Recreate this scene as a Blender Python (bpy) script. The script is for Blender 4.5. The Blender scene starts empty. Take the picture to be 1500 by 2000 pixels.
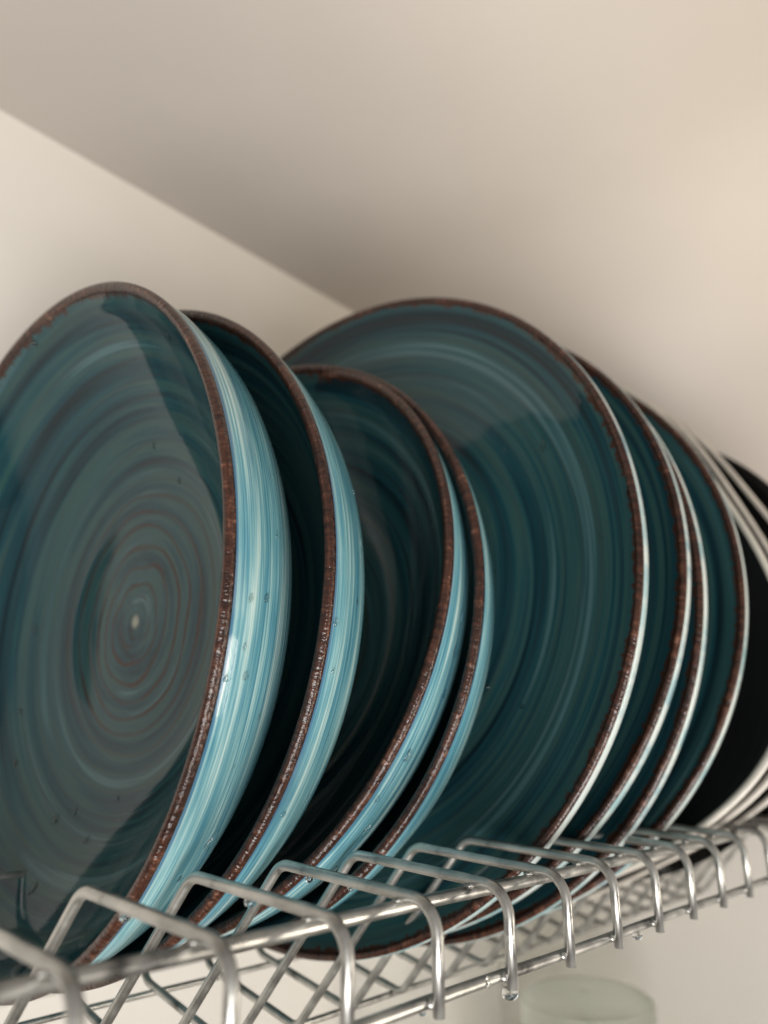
import bpy, bmesh, math, random
import numpy as np
from mathutils import Vector, Matrix
random.seed(7)
S = 0.0254                      # one rack pitch (distance between wire dividers) in metres
sc = bpy.context.scene
C = sc.collection

# ------------------------------------------------------------------ camera
RW = [[0.67617358, 0.22021125, 0.70306208], [-0.73673662, 0.2058702, 0.6440781], [-0.00290632, -0.95348018, 0.3014417]]
CAM = Vector((-2.30615, -4.29026, 1.87023)) * S
cd = bpy.data.cameras.new('camera'); cam = bpy.data.objects.new('camera', cd); C.objects.link(cam)
m = Matrix(((RW[0][0], -RW[0][1], -RW[0][2]), (RW[1][0], -RW[1][1], -RW[1][2]), (RW[2][0], -RW[2][1], -RW[2][2])))
cam.matrix_world = Matrix.Translation(CAM) @ m.to_4x4()
cd.sensor_fit = 'HORIZONTAL'; cd.sensor_width = 5.7; cd.lens = 5.7
cd.clip_start = 0.005; cd.clip_end = 50
cd.dof.use_dof = True; cd.dof.focus_distance = 0.188; cd.dof.aperture_fstop = 1.9
sc.camera = cam

# ------------------------------------------------------------------ world and lights (window daylight at the front right, with added fills)
w = bpy.data.worlds.new('World'); sc.world = w; w.use_nodes = True
w.node_tree.nodes['Background'].inputs[0].default_value = (1.0, 0.95, 0.90, 1)
w.node_tree.nodes['Background'].inputs[1].default_value = 0.36
def area(name, loc, target, sx, sy, power, col, spread=math.pi):
    l = bpy.data.lights.new(name, 'AREA'); l.shape = 'RECTANGLE'; l.size = sx; l.size_y = sy; l.energy = power; l.color = col; l.spread = spread
    o = bpy.data.objects.new(name, l); C.objects.link(o); o.location = loc
    o.rotation_euler = (Vector(target) - Vector(loc)).to_track_quat('-Z', 'Y').to_euler()
    return o
area('window_light', (0.56, -0.50, -0.17), (0.20, 0.10, 0.20), 0.10, 0.30, 1.9, (1.0, 0.90, 0.76))
area('bounce_fill_light', (-0.27, -0.41, -0.34), (0.20, 0.15, 0.30), 0.52, 0.42, 8.8, (1.0, 0.97, 0.94))  # added fill from low left, for light bounced up below the rack
area('warm_fill_light', (0.34, -0.27, 0.15), (0.33, 0.0, 0.38), 0.20, 0.20, 0.25, (1.0, 0.77, 0.50), 2.6)  # added warm fill, brightens the ceiling and its sweep at the right
sc.view_settings.view_transform = 'Standard'; sc.view_settings.look = 'None'
sc.view_settings.exposure = 0.0; sc.view_settings.gamma = 1
sc.cycles.max_bounces = 10; sc.cycles.use_denoising = True

# ------------------------------------------------------------------ helpers
def link(name, verts, faces, mat, parent=None, smooth=True, mats=None, midx=None):
    me = bpy.data.meshes.new(name); me.from_pydata([tuple(v) for v in verts], [], faces)
    for mm in (mats or [mat]): me.materials.append(mm)
    if midx is not None: me.polygons.foreach_set('material_index', midx)
    me.polygons.foreach_set('use_smooth', [smooth] * len(me.polygons)); me.update()
    o = bpy.data.objects.new(name, me); C.objects.link(o)
    if parent: o.parent = parent
    return o
def tag(o, label=None, cat=None, group=None, kind=None):
    if label: o['label'] = label
    if cat: o['category'] = cat
    if group: o['group'] = group
    if kind: o['kind'] = kind
    return o
def box(name, a, b, mat, parent=None):
    (x0, y0, z0), (x1, y1, z1) = a, b
    v = [(x0,y0,z0),(x1,y0,z0),(x1,y1,z0),(x0,y1,z0),(x0,y0,z1),(x1,y0,z1),(x1,y1,z1),(x0,y1,z1)]
    f = [(0,3,2,1),(4,5,6,7),(0,1,5,4),(1,2,6,5),(2,3,7,6),(3,0,4,7)]
    return link(name, v, f, mat, parent, False)
class N:
    """small node-tree writer"""
    def __init__(s, name):
        s.m = bpy.data.materials.new(name); s.m.use_nodes = True; s.t = s.m.node_tree
        s.p = s.t.nodes['Principled BSDF']
    def n(s, typ, **kw):
        x = s.t.nodes.new(typ)
        for k, v in kw.items(): setattr(x, k, v)
        return x
    def l(s, a, b): s.t.links.new(a, b)
    def setin(s, sock, v):
        if hasattr(v, 'is_output') or isinstance(v, bpy.types.NodeSocket): s.l(v, sock)
        else: sock.default_value = v
    def math(s, op, a, b=0.0, c=None, clamp=False):
        x = s.n('ShaderNodeMath', operation=op, use_clamp=clamp)
        s.setin(x.inputs[0], a); s.setin(x.inputs[1], b)
        if c is not None: s.setin(x.inputs[2], c)
        return x.outputs[0]
    def comb(s, x, y, z):
        c = s.n('ShaderNodeCombineXYZ'); s.setin(c.inputs[0], x); s.setin(c.inputs[1], y); s.setin(c.inputs[2], z); return c.outputs[0]
    def noise(s, vec, scale=1.0, detail=2.0, rough=0.5, w=None):
        x = s.n('ShaderNodeTexNoise', noise_dimensions='4D' if w is not None else '3D')
        s.l(vec, x.inputs['Vector']); x.inputs['Scale'].default_value = scale; x.inputs['Detail'].default_value = detail; x.inputs['Roughness'].default_value = rough
        if w is not None: s.setin(x.inputs['W'], w)
        return x.outputs['Fac']
    def ramp(s, fac, stops, interp='LINEAR'):
        r = s.n('ShaderNodeValToRGB'); s.l(fac, r.inputs[0]); r.color_ramp.interpolation = interp
        e = r.color_ramp.elements
        e[0].position, e[0].color = stops[0][0], (*stops[0][1], 1); e[1].position, e[1].color = stops[-1][0], (*stops[-1][1], 1)
        for p, c in stops[1:-1]:
            q = e.new(p); q.color = (*c, 1)
        return r.outputs[0]
    def step(s, v, a, b):
        x = s.n('ShaderNodeMapRange', interpolation_type='SMOOTHSTEP'); s.setin(x.inputs[0], v)
        s.setin(x.inputs[1], a); s.setin(x.inputs[2], b); return x.outputs[0]
    def mix(s, f, a, b):
        x = s.n('ShaderNodeMix', data_type='RGBA'); s.setin(x.inputs[0], f)
        s.setin(x.inputs[6], a if not isinstance(a, tuple) else (*a, 1)); s.setin(x.inputs[7], b if not isinstance(b, tuple) else (*b, 1)); return x.outputs[2]
    def bump(s, h, strength, dist):
        b = s.n('ShaderNodeBump'); b.inputs['Strength'].default_value = strength; b.inputs['Distance'].default_value = dist
        s.l(h, b.inputs['Height']); s.l(b.outputs[0], s.p.inputs['Normal']); return b
    def polar(s, R):
        tc = s.n('ShaderNodeTexCoord'); sp = s.n('ShaderNodeSeparateXYZ'); s.l(tc.outputs['Object'], sp.inputs[0])
        x, y, z = sp.outputs
        r = s.math('SQRT', s.math('ADD', s.math('MULTIPLY', x, x), s.math('MULTIPLY', y, y)))
        rs = s.math('ADD', r, 1e-5)
        return s.math('DIVIDE', r, R), s.math('DIVIDE', x, rs), s.math('DIVIDE', y, rs), s.math('DIVIDE', z, R), tc.outputs['Object']

RS, RD, AB = 4.222 * S, 5.25 * S, 4.95 * S      # rim radius of soup plate, dinner plate, half side of black plate

BROWN = (0.060, 0.020, 0.011)
def mat_inside(R, name, rimw):
    t = N(name); r, cx, cy, z, oc = t.polar(R)
    rnd = t.n('ShaderNodeObjectInfo').outputs['Random']; W = t.math('MULTIPLY', rnd, 37.0)
    # hand painted concentric strokes: broad and fine, slowly drifting with the angle
    a1 = t.noise(t.comb(t.math('MULTIPLY', r, 19.0), t.math('MULTIPLY', cx, .34), t.math('MULTIPLY', cy, .34)), 1, 3, .55, W)
    a2 = t.noise(t.comb(t.math('MULTIPLY', r, 62.0), t.math('MULTIPLY', cx, .75), t.math('MULTIPLY', cy, .75)), 1, 2, .6, W)
    wf = .26 if R < .11 * 1.0 else .46
    a = t.math('ADD', t.math('MULTIPLY', a1, 1 - wf), t.math('MULTIPLY', a2, wf))
    col = t.ramp(a, [(.36, (.005, .015, .019)), (.43, (.008, .034, .044)), (.48, (.011, .048, .058)), (.52, (.026, .064, .060)), (.57, (.016, .052, .060)), (.62, (.048, .102, .108)), (.70, (.066, .128, .140))])
    # thin brown rings where the potter's wheel turned
    wob = t.noise(t.comb(t.math('MULTIPLY', r, 5.0), t.math('MULTIPLY', cx, .8), t.math('MULTIPLY', cy, .8)), 1, 1, .5, W)
    ph = t.math('MULTIPLY', t.math('ADD', r, t.math('MULTIPLY', wob, .110)), 2 * math.pi / .058)
    ring = t.step(t.math('SINE', ph), .58, .90)
    pres = t.step(t.noise(t.comb(t.math('MULTIPLY', r, 9.0), t.math('MULTIPLY', cx, 1.2), t.math('MULTIPLY', cy, 1.2)), 1, 2, .5, t.math('ADD', W, 9.0)), .40, .62)
    inner = t.math('SUBTRACT', 1.0, t.math('MULTIPLY', t.step(r, .30, .52), .80))
    cen = t.step(r, .065, .10)
    col = t.mix(t.math('MULTIPLY', t.math('MULTIPLY', t.math('MULTIPLY', ring, t.math('ADD', t.math('MULTIPLY', pres, .45), .55)), inner), cen), col, (.030, .013, .009))
    # pale unpainted dot at the centre
    col = t.mix(t.math('MULTIPLY', t.math('SUBTRACT', 1.0, t.step(r, .008, .030)), .55), col, (.42, .40, .30))
    # ragged brown brush edge towards the rim
    ang = t.comb(t.math('MULTIPLY', cx, 48.0), t.math('MULTIPLY', cy, 48.0), t.math('MULTIPLY', r, 6.0))
    jag = t.math('ADD', t.math('MULTIPLY', t.noise(ang, 1.5, 3, .7, W), .050), t.math('MULTIPLY', t.noise(t.comb(cx, cy, 0.0), 4.2, 3, .6, W), .030))
    e = t.math('ADD', r, jag)
    m1 = t.step(e, 1.0 - rimw + .042 - .004, 1.0 - rimw + .042 + .004)
    col = t.mix(m1, col, (.040, .016, .010))
    t.l(col, t.p.inputs['Base Color'])
    t.p.inputs['Roughness'].default_value = .07; t.p.inputs['IOR'].default_value = 1.37
    h = t.math('ADD', t.math('MULTIPLY', a1, 1.0), t.math('MULTIPLY', t.noise(oc, 60, 2, .5), .35))
    t.bump(h, .10, .0009)
    return t.m
def mat_outside(R, name, edge, dark=0.86):
    t = N(name); r, cx, cy, z, oc = t.polar(R)
    W = t.math('MULTIPLY', t.n('ShaderNodeObjectInfo').outputs['Random'], 51.0)
    q = t.math('ADD', r, z)
    a1 = t.noise(t.comb(t.math('MULTIPLY', q, 120.0), t.math('MULTIPLY', cx, 1.6), t.math('MULTIPLY', cy, 1.6)), 1, 4, .62, W)
    a2 = t.noise(t.comb(t.math('MULTIPLY', q, 22.0), t.math('MULTIPLY', cx, 2.4), t.math('MULTIPLY', cy, 2.4)), 1, 3, .6, W)
    a = t.math('ADD', t.math('MULTIPLY', a1, .6), t.math('MULTIPLY', a2, .4))
    k = dark
    col = t.ramp(a, [(.35, (.030*k, .13*k, .20*k)), (.44, (.080*k, .25*k, .32*k)), (.50, (.15*k, .34*k, .38*k)), (.55, (.25*k, .44*k, .46*k)), (.63, (.50*k, .64*k, .60*k))])
    # a line of pooled glaze (blue) or a painted-on highlight (pale) right under the rim
    wv = t.math('ADD', q, t.math('MULTIPLY', a2, .02))
    if edge == 'blue': col = t.mix(t.math('MULTIPLY', t.step(wv, .962, .970), .75), col, (.030, .10, .20))
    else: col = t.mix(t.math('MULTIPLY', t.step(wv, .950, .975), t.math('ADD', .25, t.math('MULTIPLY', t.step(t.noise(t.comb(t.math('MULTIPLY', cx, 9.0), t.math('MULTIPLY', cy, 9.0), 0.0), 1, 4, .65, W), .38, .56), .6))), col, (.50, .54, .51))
    t.l(col, t.p.inputs['Base Color']); t.p.inputs['Roughness'].default_value = .10; t.p.inputs['IOR'].default_value = 1.52
    t.bump(t.math('ADD', t.math('MULTIPLY', a1, .5), t.math('MULTIPLY', t.noise(oc, 120, 3, .6), .6)), .16, .0008)
    return t.m
def mat_rim(R, name):
    t = N(name); r, cx, cy, z, oc = t.polar(R)
    W = t.math('MULTIPLY', t.n('ShaderNodeObjectInfo').outputs['Random'], 23.0)
    v = t.comb(t.math('MULTIPLY', cx, 75.0), t.math('MULTIPLY', cy, 75.0), t.math('MULTIPLY', z, 60.0))
    b = t.noise(v, 1, 3, .6, W)
    l = t.noise(t.comb(t.math('MULTIPLY', cx, 7.0), t.math('MULTIPLY', cy, 7.0), t.math('MULTIPLY', r, 90.0)), 1, 3, .6, W)
    col = t.ramp(t.math('ADD', t.math('MULTIPLY', b, .55), t.math('MULTIPLY', l, .45)), [(.30, (.008, .004, .003)), (.45, (.024, .009, .006)), (.56, (.052, .019, .011)), (.63, (.12, .050, .030)), (.70, (.36, .20, .13))])
    t.l(col, t.p.inputs['Base Color']); t.p.inputs['Roughness'].default_value = .20; t.p.inputs['IOR'].default_value = 1.5
    t.bump(t.math('ADD', b, t.math('MULTIPLY', l, .5)), .60, .0009)
    return t.m
def mat_steel():
    t = N('wire_steel'); tc = t.n('ShaderNodeTexCoord').outputs['Object']
    a = t.noise(tc, 140, 3, .55); b = t.noise(tc, 60, 3, .6)
    col = t.ramp(t.math('ADD', t.math('MULTIPLY', a, .5), t.math('MULTIPLY', b, .5)), [(.36, (.12, .12, .115)), (.46, (.38, .375, .355)), (.56, (.50, .495, .465)), (.68, (.62, .61, .57))])
    t.l(col, t.p.inputs['Base Color']); t.p.inputs['Metallic'].default_value = .92
    t.l(t.ramp(a, [(.3, (.27,)*3), (.7, (.42,)*3)]), t.p.inputs['Roughness'])
    t.bump(a, .10, .0003)
    return t.m
def mat_plain(name, col, rough, var=.06, scale=8, bump=0.0, fine=500):
    t = N(name); tc = t.n('ShaderNodeTexCoord').outputs['Object']
    a = t.noise(tc, scale, 4, .55)
    lo = tuple(c * (1 - var) for c in col); hi = tuple(min(1, c * (1 + var)) for c in col)
    t.l(t.ramp(a, [(.3, lo), (.7, hi)]), t.p.inputs['Base Color']); t.p.inputs['Roughness'].default_value = rough
    if bump: t.bump(t.noise(tc, fine, 3, .6), bump, .0004)
    return t.m
def mat_glass(name, col, ior, rough=0.0):
    t = N(name); t.p.inputs['Base Color'].default_value = (*col, 1); t.p.inputs['Transmission Weight'].default_value = 1
    t.p.inputs['IOR'].default_value = ior; t.p.inputs['Roughness'].default_value = rough
    return t.m

M = dict(
    s_in=mat_inside(RS, 'soup_plate_inside_glaze', .036), s_out=mat_outside(RS, 'soup_plate_outside_glaze', 'blue'), s_rim=mat_rim(RS, 'soup_plate_rim_glaze'),
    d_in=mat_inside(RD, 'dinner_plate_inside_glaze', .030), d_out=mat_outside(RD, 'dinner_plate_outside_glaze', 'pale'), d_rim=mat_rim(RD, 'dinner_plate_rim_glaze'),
    steel=mat_steel(), water=mat_glass('water', (1, 1, 1), 1.33),
    glass=mat_glass('greenish_glass', (.96, 1.0, .96), 1.18, .42),
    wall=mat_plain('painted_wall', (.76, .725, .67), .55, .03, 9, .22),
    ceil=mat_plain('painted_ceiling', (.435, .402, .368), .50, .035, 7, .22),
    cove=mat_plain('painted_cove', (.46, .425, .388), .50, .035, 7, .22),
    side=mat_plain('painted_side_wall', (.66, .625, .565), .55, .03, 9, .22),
    counter=mat_plain('stone_worktop', (.26, .24, .20), .35, .12, 40, .1),
    pale=mat_plain('painted_rim_highlight', (.50, .46, .40), .22, .15, 60),  # bright highlight along the black plates' lips, put into the colour
    black=mat_plain('black_glass', (.006, .006, .006), .10, .1, 20))

# ------------------------------------------------------------------ the setting
YW, ZC, XE, YF, ZB = 10.4 * S, 14.9 * S, 18.6 * S, -3.6 * S, -10.5 * S
tag(box('back_wall', (-30*S, YW, ZB), (XE, YW + .02, ZC), M['wall']), 'pale beige back wall behind the dish rack', kind='structure')
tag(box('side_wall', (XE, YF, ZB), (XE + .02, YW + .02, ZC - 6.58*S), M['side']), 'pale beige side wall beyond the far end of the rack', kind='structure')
# the ceiling runs into the side wall in one soft sweep
q, prof = 6.6*S, []
for i in range(41): prof.append((-30*S + (XE - q + 30*S)*i/40, ZC))
for i in range(1, 33): prof.append((XE - q + q*math.sin(math.pi/2*i/32), ZC - q + q*math.cos(math.pi/2*i/32)))
V = [(x, y, z) for x, z in prof for y in (YF, YW)]; m_ = len(V)
V += [(x, y, ZC + .02) for x, z in prof for y in (YF, YW)]
F = [(2*i, 2*i+1, 2*i+3, 2*i+2) for i in range(len(prof)-1)] + [(m_+2*i, m_+2*i+2, m_+2*i+3, m_+2*i+1) for i in range(len(prof)-1)]
F += [(2*i, 2*i+2, m_+2*i+2, m_+2*i) for i in range(len(prof)-1)] 
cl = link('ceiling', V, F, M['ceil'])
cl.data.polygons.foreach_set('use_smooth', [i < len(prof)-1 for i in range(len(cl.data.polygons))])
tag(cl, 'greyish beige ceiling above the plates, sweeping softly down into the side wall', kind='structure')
tag(box('worktop', (-30*S, YF, ZB - .03), (XE + .02, YW + .02, ZB), M['counter']), 'worktop below the rack', kind='structure')

# ------------------------------------------------------------------ plates
def smooth_curve(pts, n):
    """Catmull-Rom through pts (centripetal enough for these) -> n samples"""
    P = np.array(pts, float); P = np.vstack([2*P[0]-P[1], P, 2*P[-1]-P[-2]]); out = []
    segs = len(P) - 3
    for i in range(segs):
        for k in range(n):
            t = k / n; p0, p1, p2, p3 = P[i:i+4]
            out.append(.5*((2*p1)+(-p0+p2)*t+(2*p0-5*p1+4*p2-p3)*t*t+(-p0+3*p1-3*p2+p3)*t**3))
    out.append(P[-2]); return np.array(out)
def revolve(prof, seg, R, shape=None, wob=None):
    """prof: list of (r, z) in units of R. shape(theta, r)-> factor"""
    V, F = [], []
    for (r, z) in prof:
        for s in range(seg):
            th = 2*math.pi*s/seg; k = shape(th, r) if shape else 1.0; dz = wob(th, r) if wob else 0.0
            V.append((R*r*k*math.cos(th), R*r*k*math.sin(th), R*(z+dz)))
    n = len(prof)
    for i in range(n-1):
        for s in range(seg):
            a, b = i*seg+s, i*seg+(s+1) % seg
            F.append((a, b, b+seg, a+seg))
    return V, F
def plate_parts(inner, outer, rimr, lip, R, mats, root, seg=224, shape=None, rimname='rim'):
    """inner: (r,z) from centre to rim; outer: from rim to centre; lip: profile of the rim band"""
    wob = (lambda th, r: 0.0016*math.sin(2*th+.6)*r**4 + .0009*math.sin(5*th)*r**6) if shape is None else None
    Vi, Fi = revolve(inner, seg, R, shape, wob); Vo, Fo = revolve(outer, seg, R, shape, wob)
    o = len(Vi); n_in = len(Fi)
    F = Fi + [tuple(i+o for i in f) for f in Fo]
    body = link('body', Vi+Vo, F, None, root, True, mats=[mats[0], mats[1]], midx=[0]*n_in + [1]*len(Fo))
    Vr, Fr = revolve(lip, seg, R, shape, wob)
    rim = link(rimname, Vr, Fr, mats[2], root)
    return body, rim
def root(name, label, cat, group, c, n, spin):
    e = bpy.data.objects.new(name, None); C.objects.link(e); e.empty_display_size = .02
    z = -Vector(n).normalized(); up = Vector((0, 0, 1)); x = up.cross(z).normalized(); y = z.cross(x)
    mt = Matrix((x, y, z)).transposed().to_4x4()
    e.matrix_world = Matrix.Translation(Vector(c)*S) @ mt @ Matrix.Rotation(spin, 4, 'Z')
    return tag(e, label, cat, group)

soup_in = [(0.0005, -.388), (.15, -.388), (.30, -.388), (.42, -.385), (.53, -.368), (.64, -.326), (.75, -.256), (.85, -.169), (.92, -.091), (.955, -.036), (.971, -.010)]
soup_out = [(.992, -.026), (.987, -.075), (.966, -.140), (.932, -.215), (.872, -.290), (.810, -.345), (.74, -.388), (.62, -.414), (.52, -.422), (.505, -.438), (.487, -.446), (.470, -.438), (.460, -.426), (.30, -.424), (0.0005, -.424)]
soup_lip = [(.966, -.026), (.970, -.010), (.977, -.001), (.985, .003), (.993, .002), (.999, -.004), (1.0, -.012), (.998, -.020), (.992, -.024)]
din_in = [(0.0005, -.118), (.2, -.118), (.40, -.118), (.56, -.116), (.67, -.106), (.77, -.084), (.86, -.055), (.93, -.028), (.980, -.003)]
din_out = [(.996, -.004), (1.0, -.014), (.995, -.044), (.972, -.082), (.940, -.112), (.88, -.140), (.80, -.158), (.70, -.167), (.64, -.170), (.625, -.184), (.61, -.188), (.595, -.180), (.585, -.168), (.4, -.166), (0.0005, -.166)]
din_lip = [(.976, -.012), (.979, -.002), (.985, .003), (.991, .003), (.996, .000), (.998, -.005), (.996, -.010), (.990, -.012)]
SOUP = [
 (1, [1.543, 5.388, 3.594, .016, .027], 'nearest teal soup plate at the left edge, its ringed inside turned to the camera'),
 (2, [2.247, 5.227, 3.620, .119, -.018], 'soup plate with a black shadowed inside right behind the nearest soup plate'),
 (3, [3.978, 5.072, 3.796, .101, -.228], 'third soup plate from the left, nested against the fourth soup plate'),
 (4, [4.247, 4.960, 3.728, .164, -.120], 'soup plate squeezed between the third soup plate and the first large flat plate'),
]
DINNER = [
 (5, [6.058, 4.702, 4.438, .077, -.081], 'large flat teal plate whose broad ringed face shows, standing foremost of the flat plates'),
 (6, [7.296, 4.657, 4.506, .080, -.149], 'second large flat plate, directly behind the one with the broad face in view'),
 (7, [7.989, 4.675, 4.318, .041, -.078], 'third large flat plate, its brown rim closest behind the second one'),
 (8, [9.170, 4.580, 4.422, .100, -.155], 'last large flat teal plate, just in front of the black plates'),
]
first = {}
def put(kind, name, label, group, xi, spin, mats, spec, R):
    c, n = xi[:3], (1, xi[3], xi[4])
    e = root(name, label, 'plate', group, c, n, spin)
    if kind not in first:
        inner, outer, lip = [smooth_curve(p, q) for p, q in zip(spec, (5, 4, 3))]
        first[kind] = plate_parts(inner, outer, None, lip, R, mats, e)
    else:
        for ch in first[kind]:
            k = ch.copy(); C.objects.link(k); k.parent = e
    return e
for i, (k, xi, lab) in enumerate(SOUP):
    put('soup', 'soup_plate', lab, 'teal soup plates with brown rims', xi, [.4, 2.1, 4.0, 5.3][i], (M['s_in'], M['s_out'], M['s_rim']), (soup_in, soup_out, soup_lip), RS)
for i, (k, xi, lab) in enumerate(DINNER):
    put('dinner', 'dinner_plate', lab, 'large flat teal plates with brown rims', xi, [1.0, 3.1, 5.0, .3][i], (M['d_in'], M['d_out'], M['d_rim']), (din_in, din_out, din_lip), RD)

# black plates, rounded squares
def squircle(th, r):
    p = 2.0 + 1.0*min(1, r)**2
    return (abs(math.cos(th))**p + abs(math.sin(th))**p)**(-1/p)
bl_in = [(0.0005, -.115), (.3, -.115), (.55, -.113), (.70, -.100), (.82, -.072), (.91, -.038), (.980, -.004)]
bl_out = [(.998, -.010), (.994, -.035), (.975, -.062), (.93, -.092), (.84, -.120), (.72, -.135), (.62, -.140), (.4, -.142), (0.0005, -.142)]
bl_lip = [(.980, -.004), (.986, .001), (.992, .002), (.998, -.001), (1.0, -.006), (.998, -.010)]
BLACK = [
 ((10.285, 4.40, 4.32), -.428, 'rounded square black plate closest behind the last teal plate'),
 ((11.190, 4.42, 4.375), -.41, 'rounded square black plate in the middle of the three black ones'),
 ((12.148, 4.28, 4.37), -.473, 'rounded square black plate at the far end, hindmost of the three with pale edges'),
]
for i, (c, th, lab) in enumerate(BLACK):
    e = root('black_plate', lab, 'plate', 'rounded square black plates', c, (1, .06, -.15), 0)
    # turn about its own axis so that its sides slant as seen
    z = e.matrix_world.col[2].xyz
    e.matrix_world = Matrix.Translation(Vector(c)*S) @ Matrix.Rotation(th, 4, Vector((1, .06, -.15)).normalized()) @ Matrix.Translation(-Vector(c)*S) @ e.matrix_world
    if 'black' not in first:
        a, b, l = smooth_curve(bl_in, 4), smooth_curve(bl_out, 4), smooth_curve(bl_lip, 3)
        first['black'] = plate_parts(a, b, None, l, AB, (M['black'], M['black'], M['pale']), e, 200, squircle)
    else:
        for ch in first['black']:
            k = ch.copy(); C.objects.link(k); k.parent = e

# a round dish, black all over, behind them
e = root('black_dish', 'round dish black all over, hindmost in the rack, without a pale edge', 'dish', None, (13.50, 4.02, 4.40), (1, .06, -.15), 0)
plate_parts(smooth_curve([(0.0005, -.14), (.4, -.14), (.6, -.137), (.75, -.12), (.87, -.08), (.95, -.035), (.984, -.004)], 4),
            smooth_curve([(.998, -.012), (.985, -.06), (.94, -.11), (.86, -.15), (.74, -.17), (.6, -.176), (.3, -.177), (0.0005, -.177)], 4), None,
            smooth_curve([(.984, -.004), (.989, .001), (.995, .001), (1.0, -.004), (.998, -.012)], 3), 4.97*S, (M['black'],)*3, e, 200)

# ------------------------------------------------------------------ wire dish rack
def rounded(pts, rad, n=7):
    P = [Vector(p) for p in pts]; out = [P[0]]
    for i in range(1, len(P)-1):
        r = rad[i-1]; a, b, c = P[i-1], P[i], P[i+1]
        u, v = (a-b).normalized(), (c-b).normalized(); ang = u.angle(v); d = r/math.tan(ang/2)
        s, e = b+u*d, b+v*d; cen = b + (u+v).normalized()*(r/math.sin(ang/2))
        p, q = s-cen, e-cen; th = p.angle(q)
        for k in range(n+1):
            t = k/n; out.append(cen + (p*math.sin((1-t)*th)+q*math.sin(t*th))/math.sin(th))
    out.append(P[-1]); return out
def tube(path, r, sides=14, cap=True):
    V, F = [], []; path = [Vector(p) for p in path]; nrm = None
    for i, p in enumerate(path):
        t = (path[min(i+1, len(path)-1)] - path[max(i-1, 0)]).normalized()
        if nrm is None: nrm = t.orthogonal().normalized()
        nrm = (nrm - t*nrm.dot(t)).normalized(); b = t.cross(nrm)
        for s in range(sides):
            a = 2*math.pi*s/sides; V.append(p + (nrm*math.cos(a)+b*math.sin(a))*r)
    for i in range(len(path)-1):
        for s in range(sides):
            a, b2 = i*sides+s, i*sides+(s+1) % sides; F.append((a, b2, b2+sides, a+sides))
    if cap:
        F.append(tuple(range(sides))[::-1]); F.append(tuple((len(path)-1)*sides+s for s in range(sides)))
    return V, F
rack = bpy.data.objects.new('dish_rack', None); C.objects.link(rack); rack.location = (0, 0, 0)
tag(rack, 'steel wire dish rack with hooped dividers holding all the plates upright', 'dish rack')
hoop = [(0, 0, -.06), (0, 0, .737), (0, 1.944, .867), (0, 3.90, -1.33), (0, 5.80, -.95), (0, 6.40, .50)]
hp = [p*S for p in rounded(hoop, (.26, .24, .22, .22))]
V, F = tube(hp, .050*S)
h0 = link('wire_divider', V, F, M['steel'], rack); h0.location = (0, 0, 0)
for k in range(1, 19):
    h = h0.copy(); C.objects.link(h); h.parent = rack
    h.location = ((k + random.uniform(-.015, .015))*S, 0, 0)
    h.rotation_euler = (0, random.uniform(-.006, .006), random.uniform(-.008, .008))
def rail(name, y, z, r, x0=-1.7, x1=18.45):
    n = 24; pts = [Vector((x0+(x1-x0)*i/n, y, z + .006*math.sin(i*1.3)))*S for i in range(n+1)]
    V, F = tube(pts, r*S, 18); return link(name, V, F, M['steel'], rack)
rail('upper_front_rail', .425, .652, .058)
rail('lower_front_rail', .098, .030, .049)
rail('base_rail', 4.10, -1.385, .040)
rail('base_rail', 5.62, -1.065, .038)
rail('back_rail', 6.46, .42, .045)

# ------------------------------------------------------------------ glass tumbler standing upside down below the rack
gl_c = (15.1*S, 5.6*S, ZB)
zt = (-3.12*S - ZB) / (1.5*S)
out_p = [(.97, 0.0), (1.0, .06), (.985, zt*.5), (.965, zt-.35), (.93, zt-.12), (.80, zt-.02), (.5, zt), (.0005, zt)]
in_p = [(.0005, zt-.42), (.6, zt-.40), (.80, zt-.45), (.875, zt-.62), (.90, zt*.5), (.93, .06), (.97, 0.0)]
V, F = revolve(np.vstack([smooth_curve(out_p, 4), smooth_curve(in_p, 4)]), 96, 1.5*S)
tb = link('glass_tumbler', V, F, M['glass']); tb.location = gl_c
tag(tb, 'blurred greenish clear glass tumbler standing bottom up below the rack', 'tumbler')

for k in range(0, 19):                       # weld beads between the dividers and the two front rails
    for nm, (y, z, rx, ry, rz) in (('weld_bead', (.045, .034, .062, .035, .045)), ('weld_bead', (.425, .712, .060, .050, .022))):
        if k == 0 and y == .045:
            bm = bmesh.new(); bmesh.ops.create_uvsphere(bm, u_segments=12, v_segments=8, radius=1.0)
            wm = bpy.data.meshes.new('weld_bead'); bm.to_mesh(wm); bm.free(); wm.materials.append(M['steel'])
            wm.polygons.foreach_set('use_smooth', [True]*len(wm.polygons))
        o = bpy.data.objects.new('weld_bead', wm); C.objects.link(o); o.parent = rack
        o.location = ((k - (.03 if y < .1 else 0))*S, y*S, z*S); o.scale = (rx*S, ry*S, rz*S)

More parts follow.
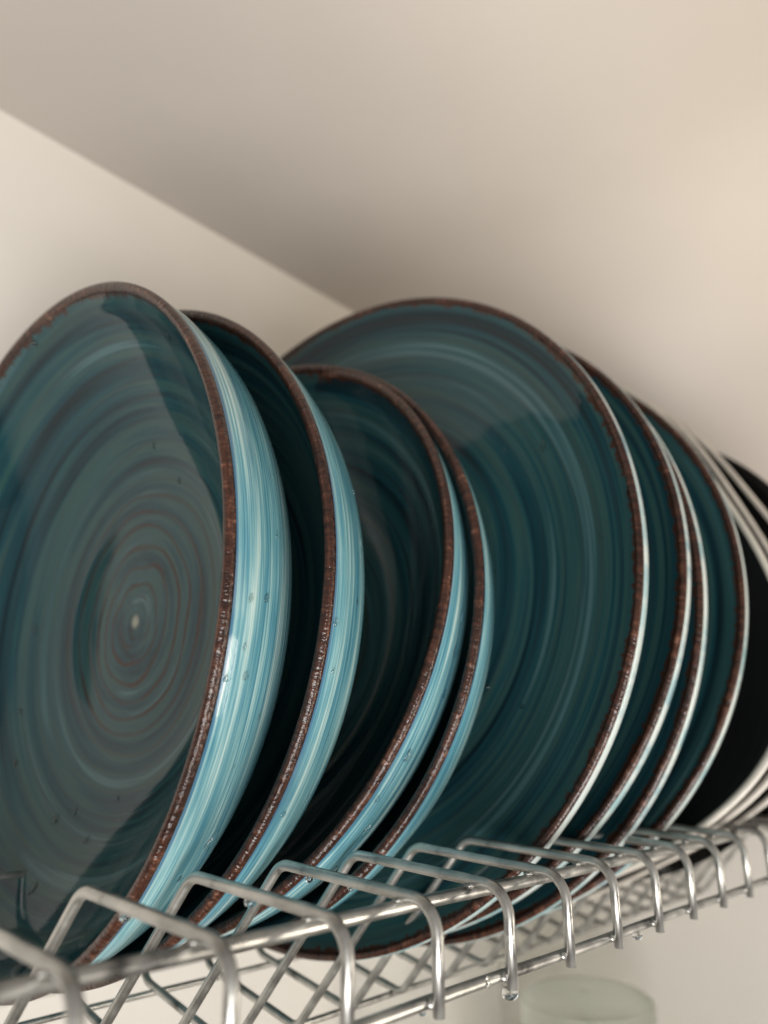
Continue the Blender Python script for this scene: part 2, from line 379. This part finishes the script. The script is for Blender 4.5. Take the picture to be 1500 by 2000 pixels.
# ------------------------------------------------------------------ water left on the washed plates and the wires
DROPS = {
 'p1out': [[0.04942,0.03163,0.08203,0.2665,-0.9604,-0.08125,0.00053],[0.05547,0.03359,0.08316,0.37066,-0.9257,-0.07541,0.00067],[0.04953,0.03314,0.07116,0.19564,-0.96128,-0.19406,0.00047],[0.05167,0.03519,0.06481,0.31282,-0.91959,-0.2377,0.00064],[0.04568,0.03432,0.06378,0.09578,-0.96254,-0.25365,0.00045],[0.06076,0.05725,0.02812,0.40107,-0.7154,-0.57214,0.00123],[0.05891,0.03799,0.11606,0.38196,-0.89314,0.23749,0.00046],[0.05942,0.03538,0.09989,0.38692,-0.91839,0.08277,0.00051],[0.05674,0.04471,0.04467,0.37796,-0.82236,-0.42529,0.00036],[0.06135,0.04188,0.05628,0.4399,-0.84827,-0.29482,0.00037],[0.0553,0.06131,0.01988,0.35383,-0.67783,-0.64447,0.00054]],
 'p2out': [[0.08806,0.03442,0.10342,0.52299,-0.84632,0.10113,0.00057],[0.08485,0.03227,0.08623,0.46642,-0.88313,-0.05037,0.00047],[0.07346,0.02849,0.07899,0.16797,-0.97712,-0.13044,0.00064],[0.07523,0.03096,0.0674,0.28207,-0.92914,-0.23904,0.00038],[0.07294,0.04524,0.03377,0.18055,-0.81811,-0.54599,0.00056],[0.08154,0.03903,0.05179,0.44628,-0.82165,-0.35458,0.00039],[0.08946,0.0386,0.11973,0.52266,-0.81488,0.2506,0.00037],[0.08391,0.0488,0.03674,0.45351,-0.72865,-0.51322,0.00046]],
 'p3out': [[0.12241,0.0263,0.08612,0.39424,-0.90723,-0.14668,0.00098],[0.12067,0.02763,0.07606,0.40239,-0.88638,-0.22894,0.00096],[0.11987,0.03117,0.06418,0.38435,-0.86208,-0.33029,0.00081],[0.10743,0.03487,0.04738,0.15861,-0.86405,-0.47776,0.00105],[0.10622,0.04906,0.0279,0.25398,-0.70182,-0.66554,0.00099],[0.10232,0.04117,0.03625,0.04501,-0.8131,-0.58038,0.00055],[0.12729,0.05956,0.03028,-0.69731,0.43196,0.57199,0.0007],[0.10629,0.06004,0.01793,0.25956,-0.60041,-0.75639,0.00058]],
 'p4out': [[0.17094,0.05232,0.07062,-0.99326,-0.01877,0.11438,0.00082],[0.17487,0.04948,0.11167,-0.99582,-0.04384,0.08018,0.00057]],
 'p5in': [[0.16556,-0.00971,0.12671,-0.92349,0.38316,0.01884,0.00098],[0.1699,0.00645,0.16588,-0.93833,0.32465,-0.11893,0.00072],[0.16882,0.0192,0.19489,-0.4814,0.68449,-0.54747,0.00086],[0.17525,0.02557,0.15636,-0.98447,0.17222,-0.03409,0.00104],[0.16954,0.00278,0.11635,-0.9599,0.27304,0.06365,0.00051],[0.16898,0.03668,0.06285,-0.97543,0.1134,0.18888,0.00052],[0.17745,0.04379,0.16002,-0.99796,0.06319,-0.0096,0.0006]],
 'p1in': [[0.03906,0.15521,0.19268,-0.49947,-0.16867,-0.84975,0.00104],[0.04983,0.0805,0.17019,-0.63288,0.43891,-0.63782,0.00071],[0.07417,0.20346,0.09591,-0.91188,-0.40758,-0.04861,0.00093],[0.07387,0.16601,0.02673,-0.86848,-0.21281,0.44771,0.00106],[0.07658,0.15848,0.02937,-0.90897,-0.14974,0.38905,0.00087],[0.06378,0.15452,0.00744,-0.76424,-0.147,0.62796,0.00106],[0.07251,0.20258,0.06385,-0.85742,-0.48125,0.18231,0.00069],[0.07507,0.12637,0.15443,-0.92624,0.04734,-0.37394,0.00074],[0.07879,0.11348,0.13847,-0.98685,0.05105,-0.15336,0.00071],[0.0798,0.13628,0.03406,-0.96778,-0.01028,0.25159,0.00067],[0.07466,0.14398,0.02157,-0.89157,-0.05846,0.44909,0.00075],[0.07049,0.19617,0.04503,-0.84312,-0.43827,0.31155,0.00076]],
 'wire': [[0.09426,0.00127,0.00105,0.00042,-0.99619,0.08721,0.00066],[0.10045,-0.00065,0.00838,-0.85018,-0.52647,-0.00437,0.00068],[0.07554,0.04908,0.02026,-0.63789,-0.37947,-0.67016,0.00044],[0.07496,0.02137,0.02078,-0.88654,-0.02433,0.46201,0.00028],[0.12622,-0.00099,0.00962,-0.53712,-0.84351,0.00209,0.00038],[0.02546,-0.00067,0.01533,0.30856,-0.90116,0.30445,0.00028]],
}

DLAB = {
 'p1out': ('{} clear droplet on the pale blue outside of the nearest soup plate', 'droplets on the outside of the nearest soup plate'),
 'p2out': ('{} clear droplet on the blue outside of the second soup plate', 'droplets on the outside of the second soup plate'),
 'p3out': ('{} clear droplet on the narrow blue outside of the third soup plate', 'droplets on the outside of the third soup plate'),
 'p4out': ('{} clear droplet on the blue outside of the fourth soup plate', 'droplets on the outside of the fourth soup plate'),
 'p5in': ('{} faint droplet on the broad ringed face of the foremost flat plate', 'droplets on the face of the foremost flat plate'),
 'p1in': ('{} faint droplet on the ringed inside of the nearest soup plate', 'droplets on the inside of the nearest soup plate'),
 'wire': ('{} small droplet flattened against a steel wire of the rack', 'droplets lying on the rack wires'),
}
def drop_mesh(seed):
    rr = random.Random(seed); bm = bmesh.new(); bmesh.ops.create_uvsphere(bm, u_segments=20, v_segments=12, radius=1.0)
    a, b = rr.uniform(0, 6), rr.uniform(.05, .14)
    for v in bm.verts:
        x, y, z = v.co; th = math.atan2(y, x); k = 1 + b*math.sin(2*th+a) + .05*math.sin(3*th+2*a)
        taper = 1 - .22*y
        v.co = (x*k*taper, y*k*1.15, z if z > 0 else z*.25)
    me = bpy.data.meshes.new('water_droplet'); bm.to_mesh(me); bm.free(); me.materials.append(M['water'])
    me.polygons.foreach_set('use_smooth', [True]*len(me.polygons)); return me
ORD = ['first', 'second', 'third', 'fourth', 'fifth', 'sixth', 'seventh', 'eighth', 'ninth', 'tenth', 'eleventh', 'twelfth', 'thirteenth']
dm = [drop_mesh(i) for i in range(6)]
n_d = 0
for g, L in DROPS.items():
    for q, (x, y, z, nx, ny, nz, r) in enumerate(L):
        n = Vector((nx, ny, nz)).normalized(); down = (Vector((0, 0, -1)) - n*Vector((0, 0, -1)).dot(n)).normalized()
        ax = (-down).cross(n).normalized(); up = -down
        o = bpy.data.objects.new('water_droplet', dm[n_d % 6]); C.objects.link(o); n_d += 1
        hgt = .42 if g in ('p1out', 'p2out', 'p3out', 'p4out') else .17
        mt = Matrix((ax, up, n)).transposed().to_4x4()
        o.matrix_world = Matrix.Translation((x, y, z)) @ mt @ Matrix.Diagonal((r*1.35, r*1.7, r*hgt*2.2, 1))
        rank = sorted(range(len(L)), key=lambda i: -L[i][2]).index(q)
        where = {0: 'highest', len(L)-1: 'lowest'}.get(rank, ORD[rank] + ' highest')
        tag(o, DLAB[g][0].format(where), 'water droplet', DLAB[g][1])
HANG = [(4.0, .03, -.085, .075, 'large round drop hanging where a divider foot meets the lower front rail'),
 (6.62, .10, -.045, .060, 'round drop hanging from the lower front rail above the tumbler'),
 (2.93, .12, -.03, .035, 'tiny drop at the foot of a divider near the bottom edge of the picture'),
 (3.0, 1.52, .775, .045, 'small drop under the top bar of a divider, beside the third soup plate'),
 (2.0, 1.12, .75, .055, 'drop hanging under the top bar of the divider beside the second soup plate'),
 (1.0, 1.30, .76, .050, 'drop hanging under the divider bar that crosses the nearest soup plate'),
 (3.0, .98, .745, .030, 'tiny drop under the top bar of a divider, near the upper front rail'),
 (1.66, 5.39, -.665, .10, 'fat drop hanging from the bottom rim of the nearest soup plate'),
 (9.3, .10, -.035, .045, 'small drop hanging from the far end of the lower front rail')]
for (x, y, z, r, lab) in HANG:
    bm = bmesh.new(); bmesh.ops.create_uvsphere(bm, u_segments=20, v_segments=14, radius=1.0)
    for v in bm.verts: v.co = (v.co.x, v.co.y, v.co.z*.85 if v.co.z < 0 else v.co.z*.6)
    me = bpy.data.meshes.new('water_droplet'); bm.to_mesh(me); bm.free(); me.materials.append(M['water'])
    me.polygons.foreach_set('use_smooth', [True]*len(me.polygons))
    o = bpy.data.objects.new('water_droplet', me); C.objects.link(o); o.location = (x*S, y*S, z*S); o.scale = (r*S,)*3
    tag(o, lab, 'water droplet', 'drops hanging from the rack and plates')
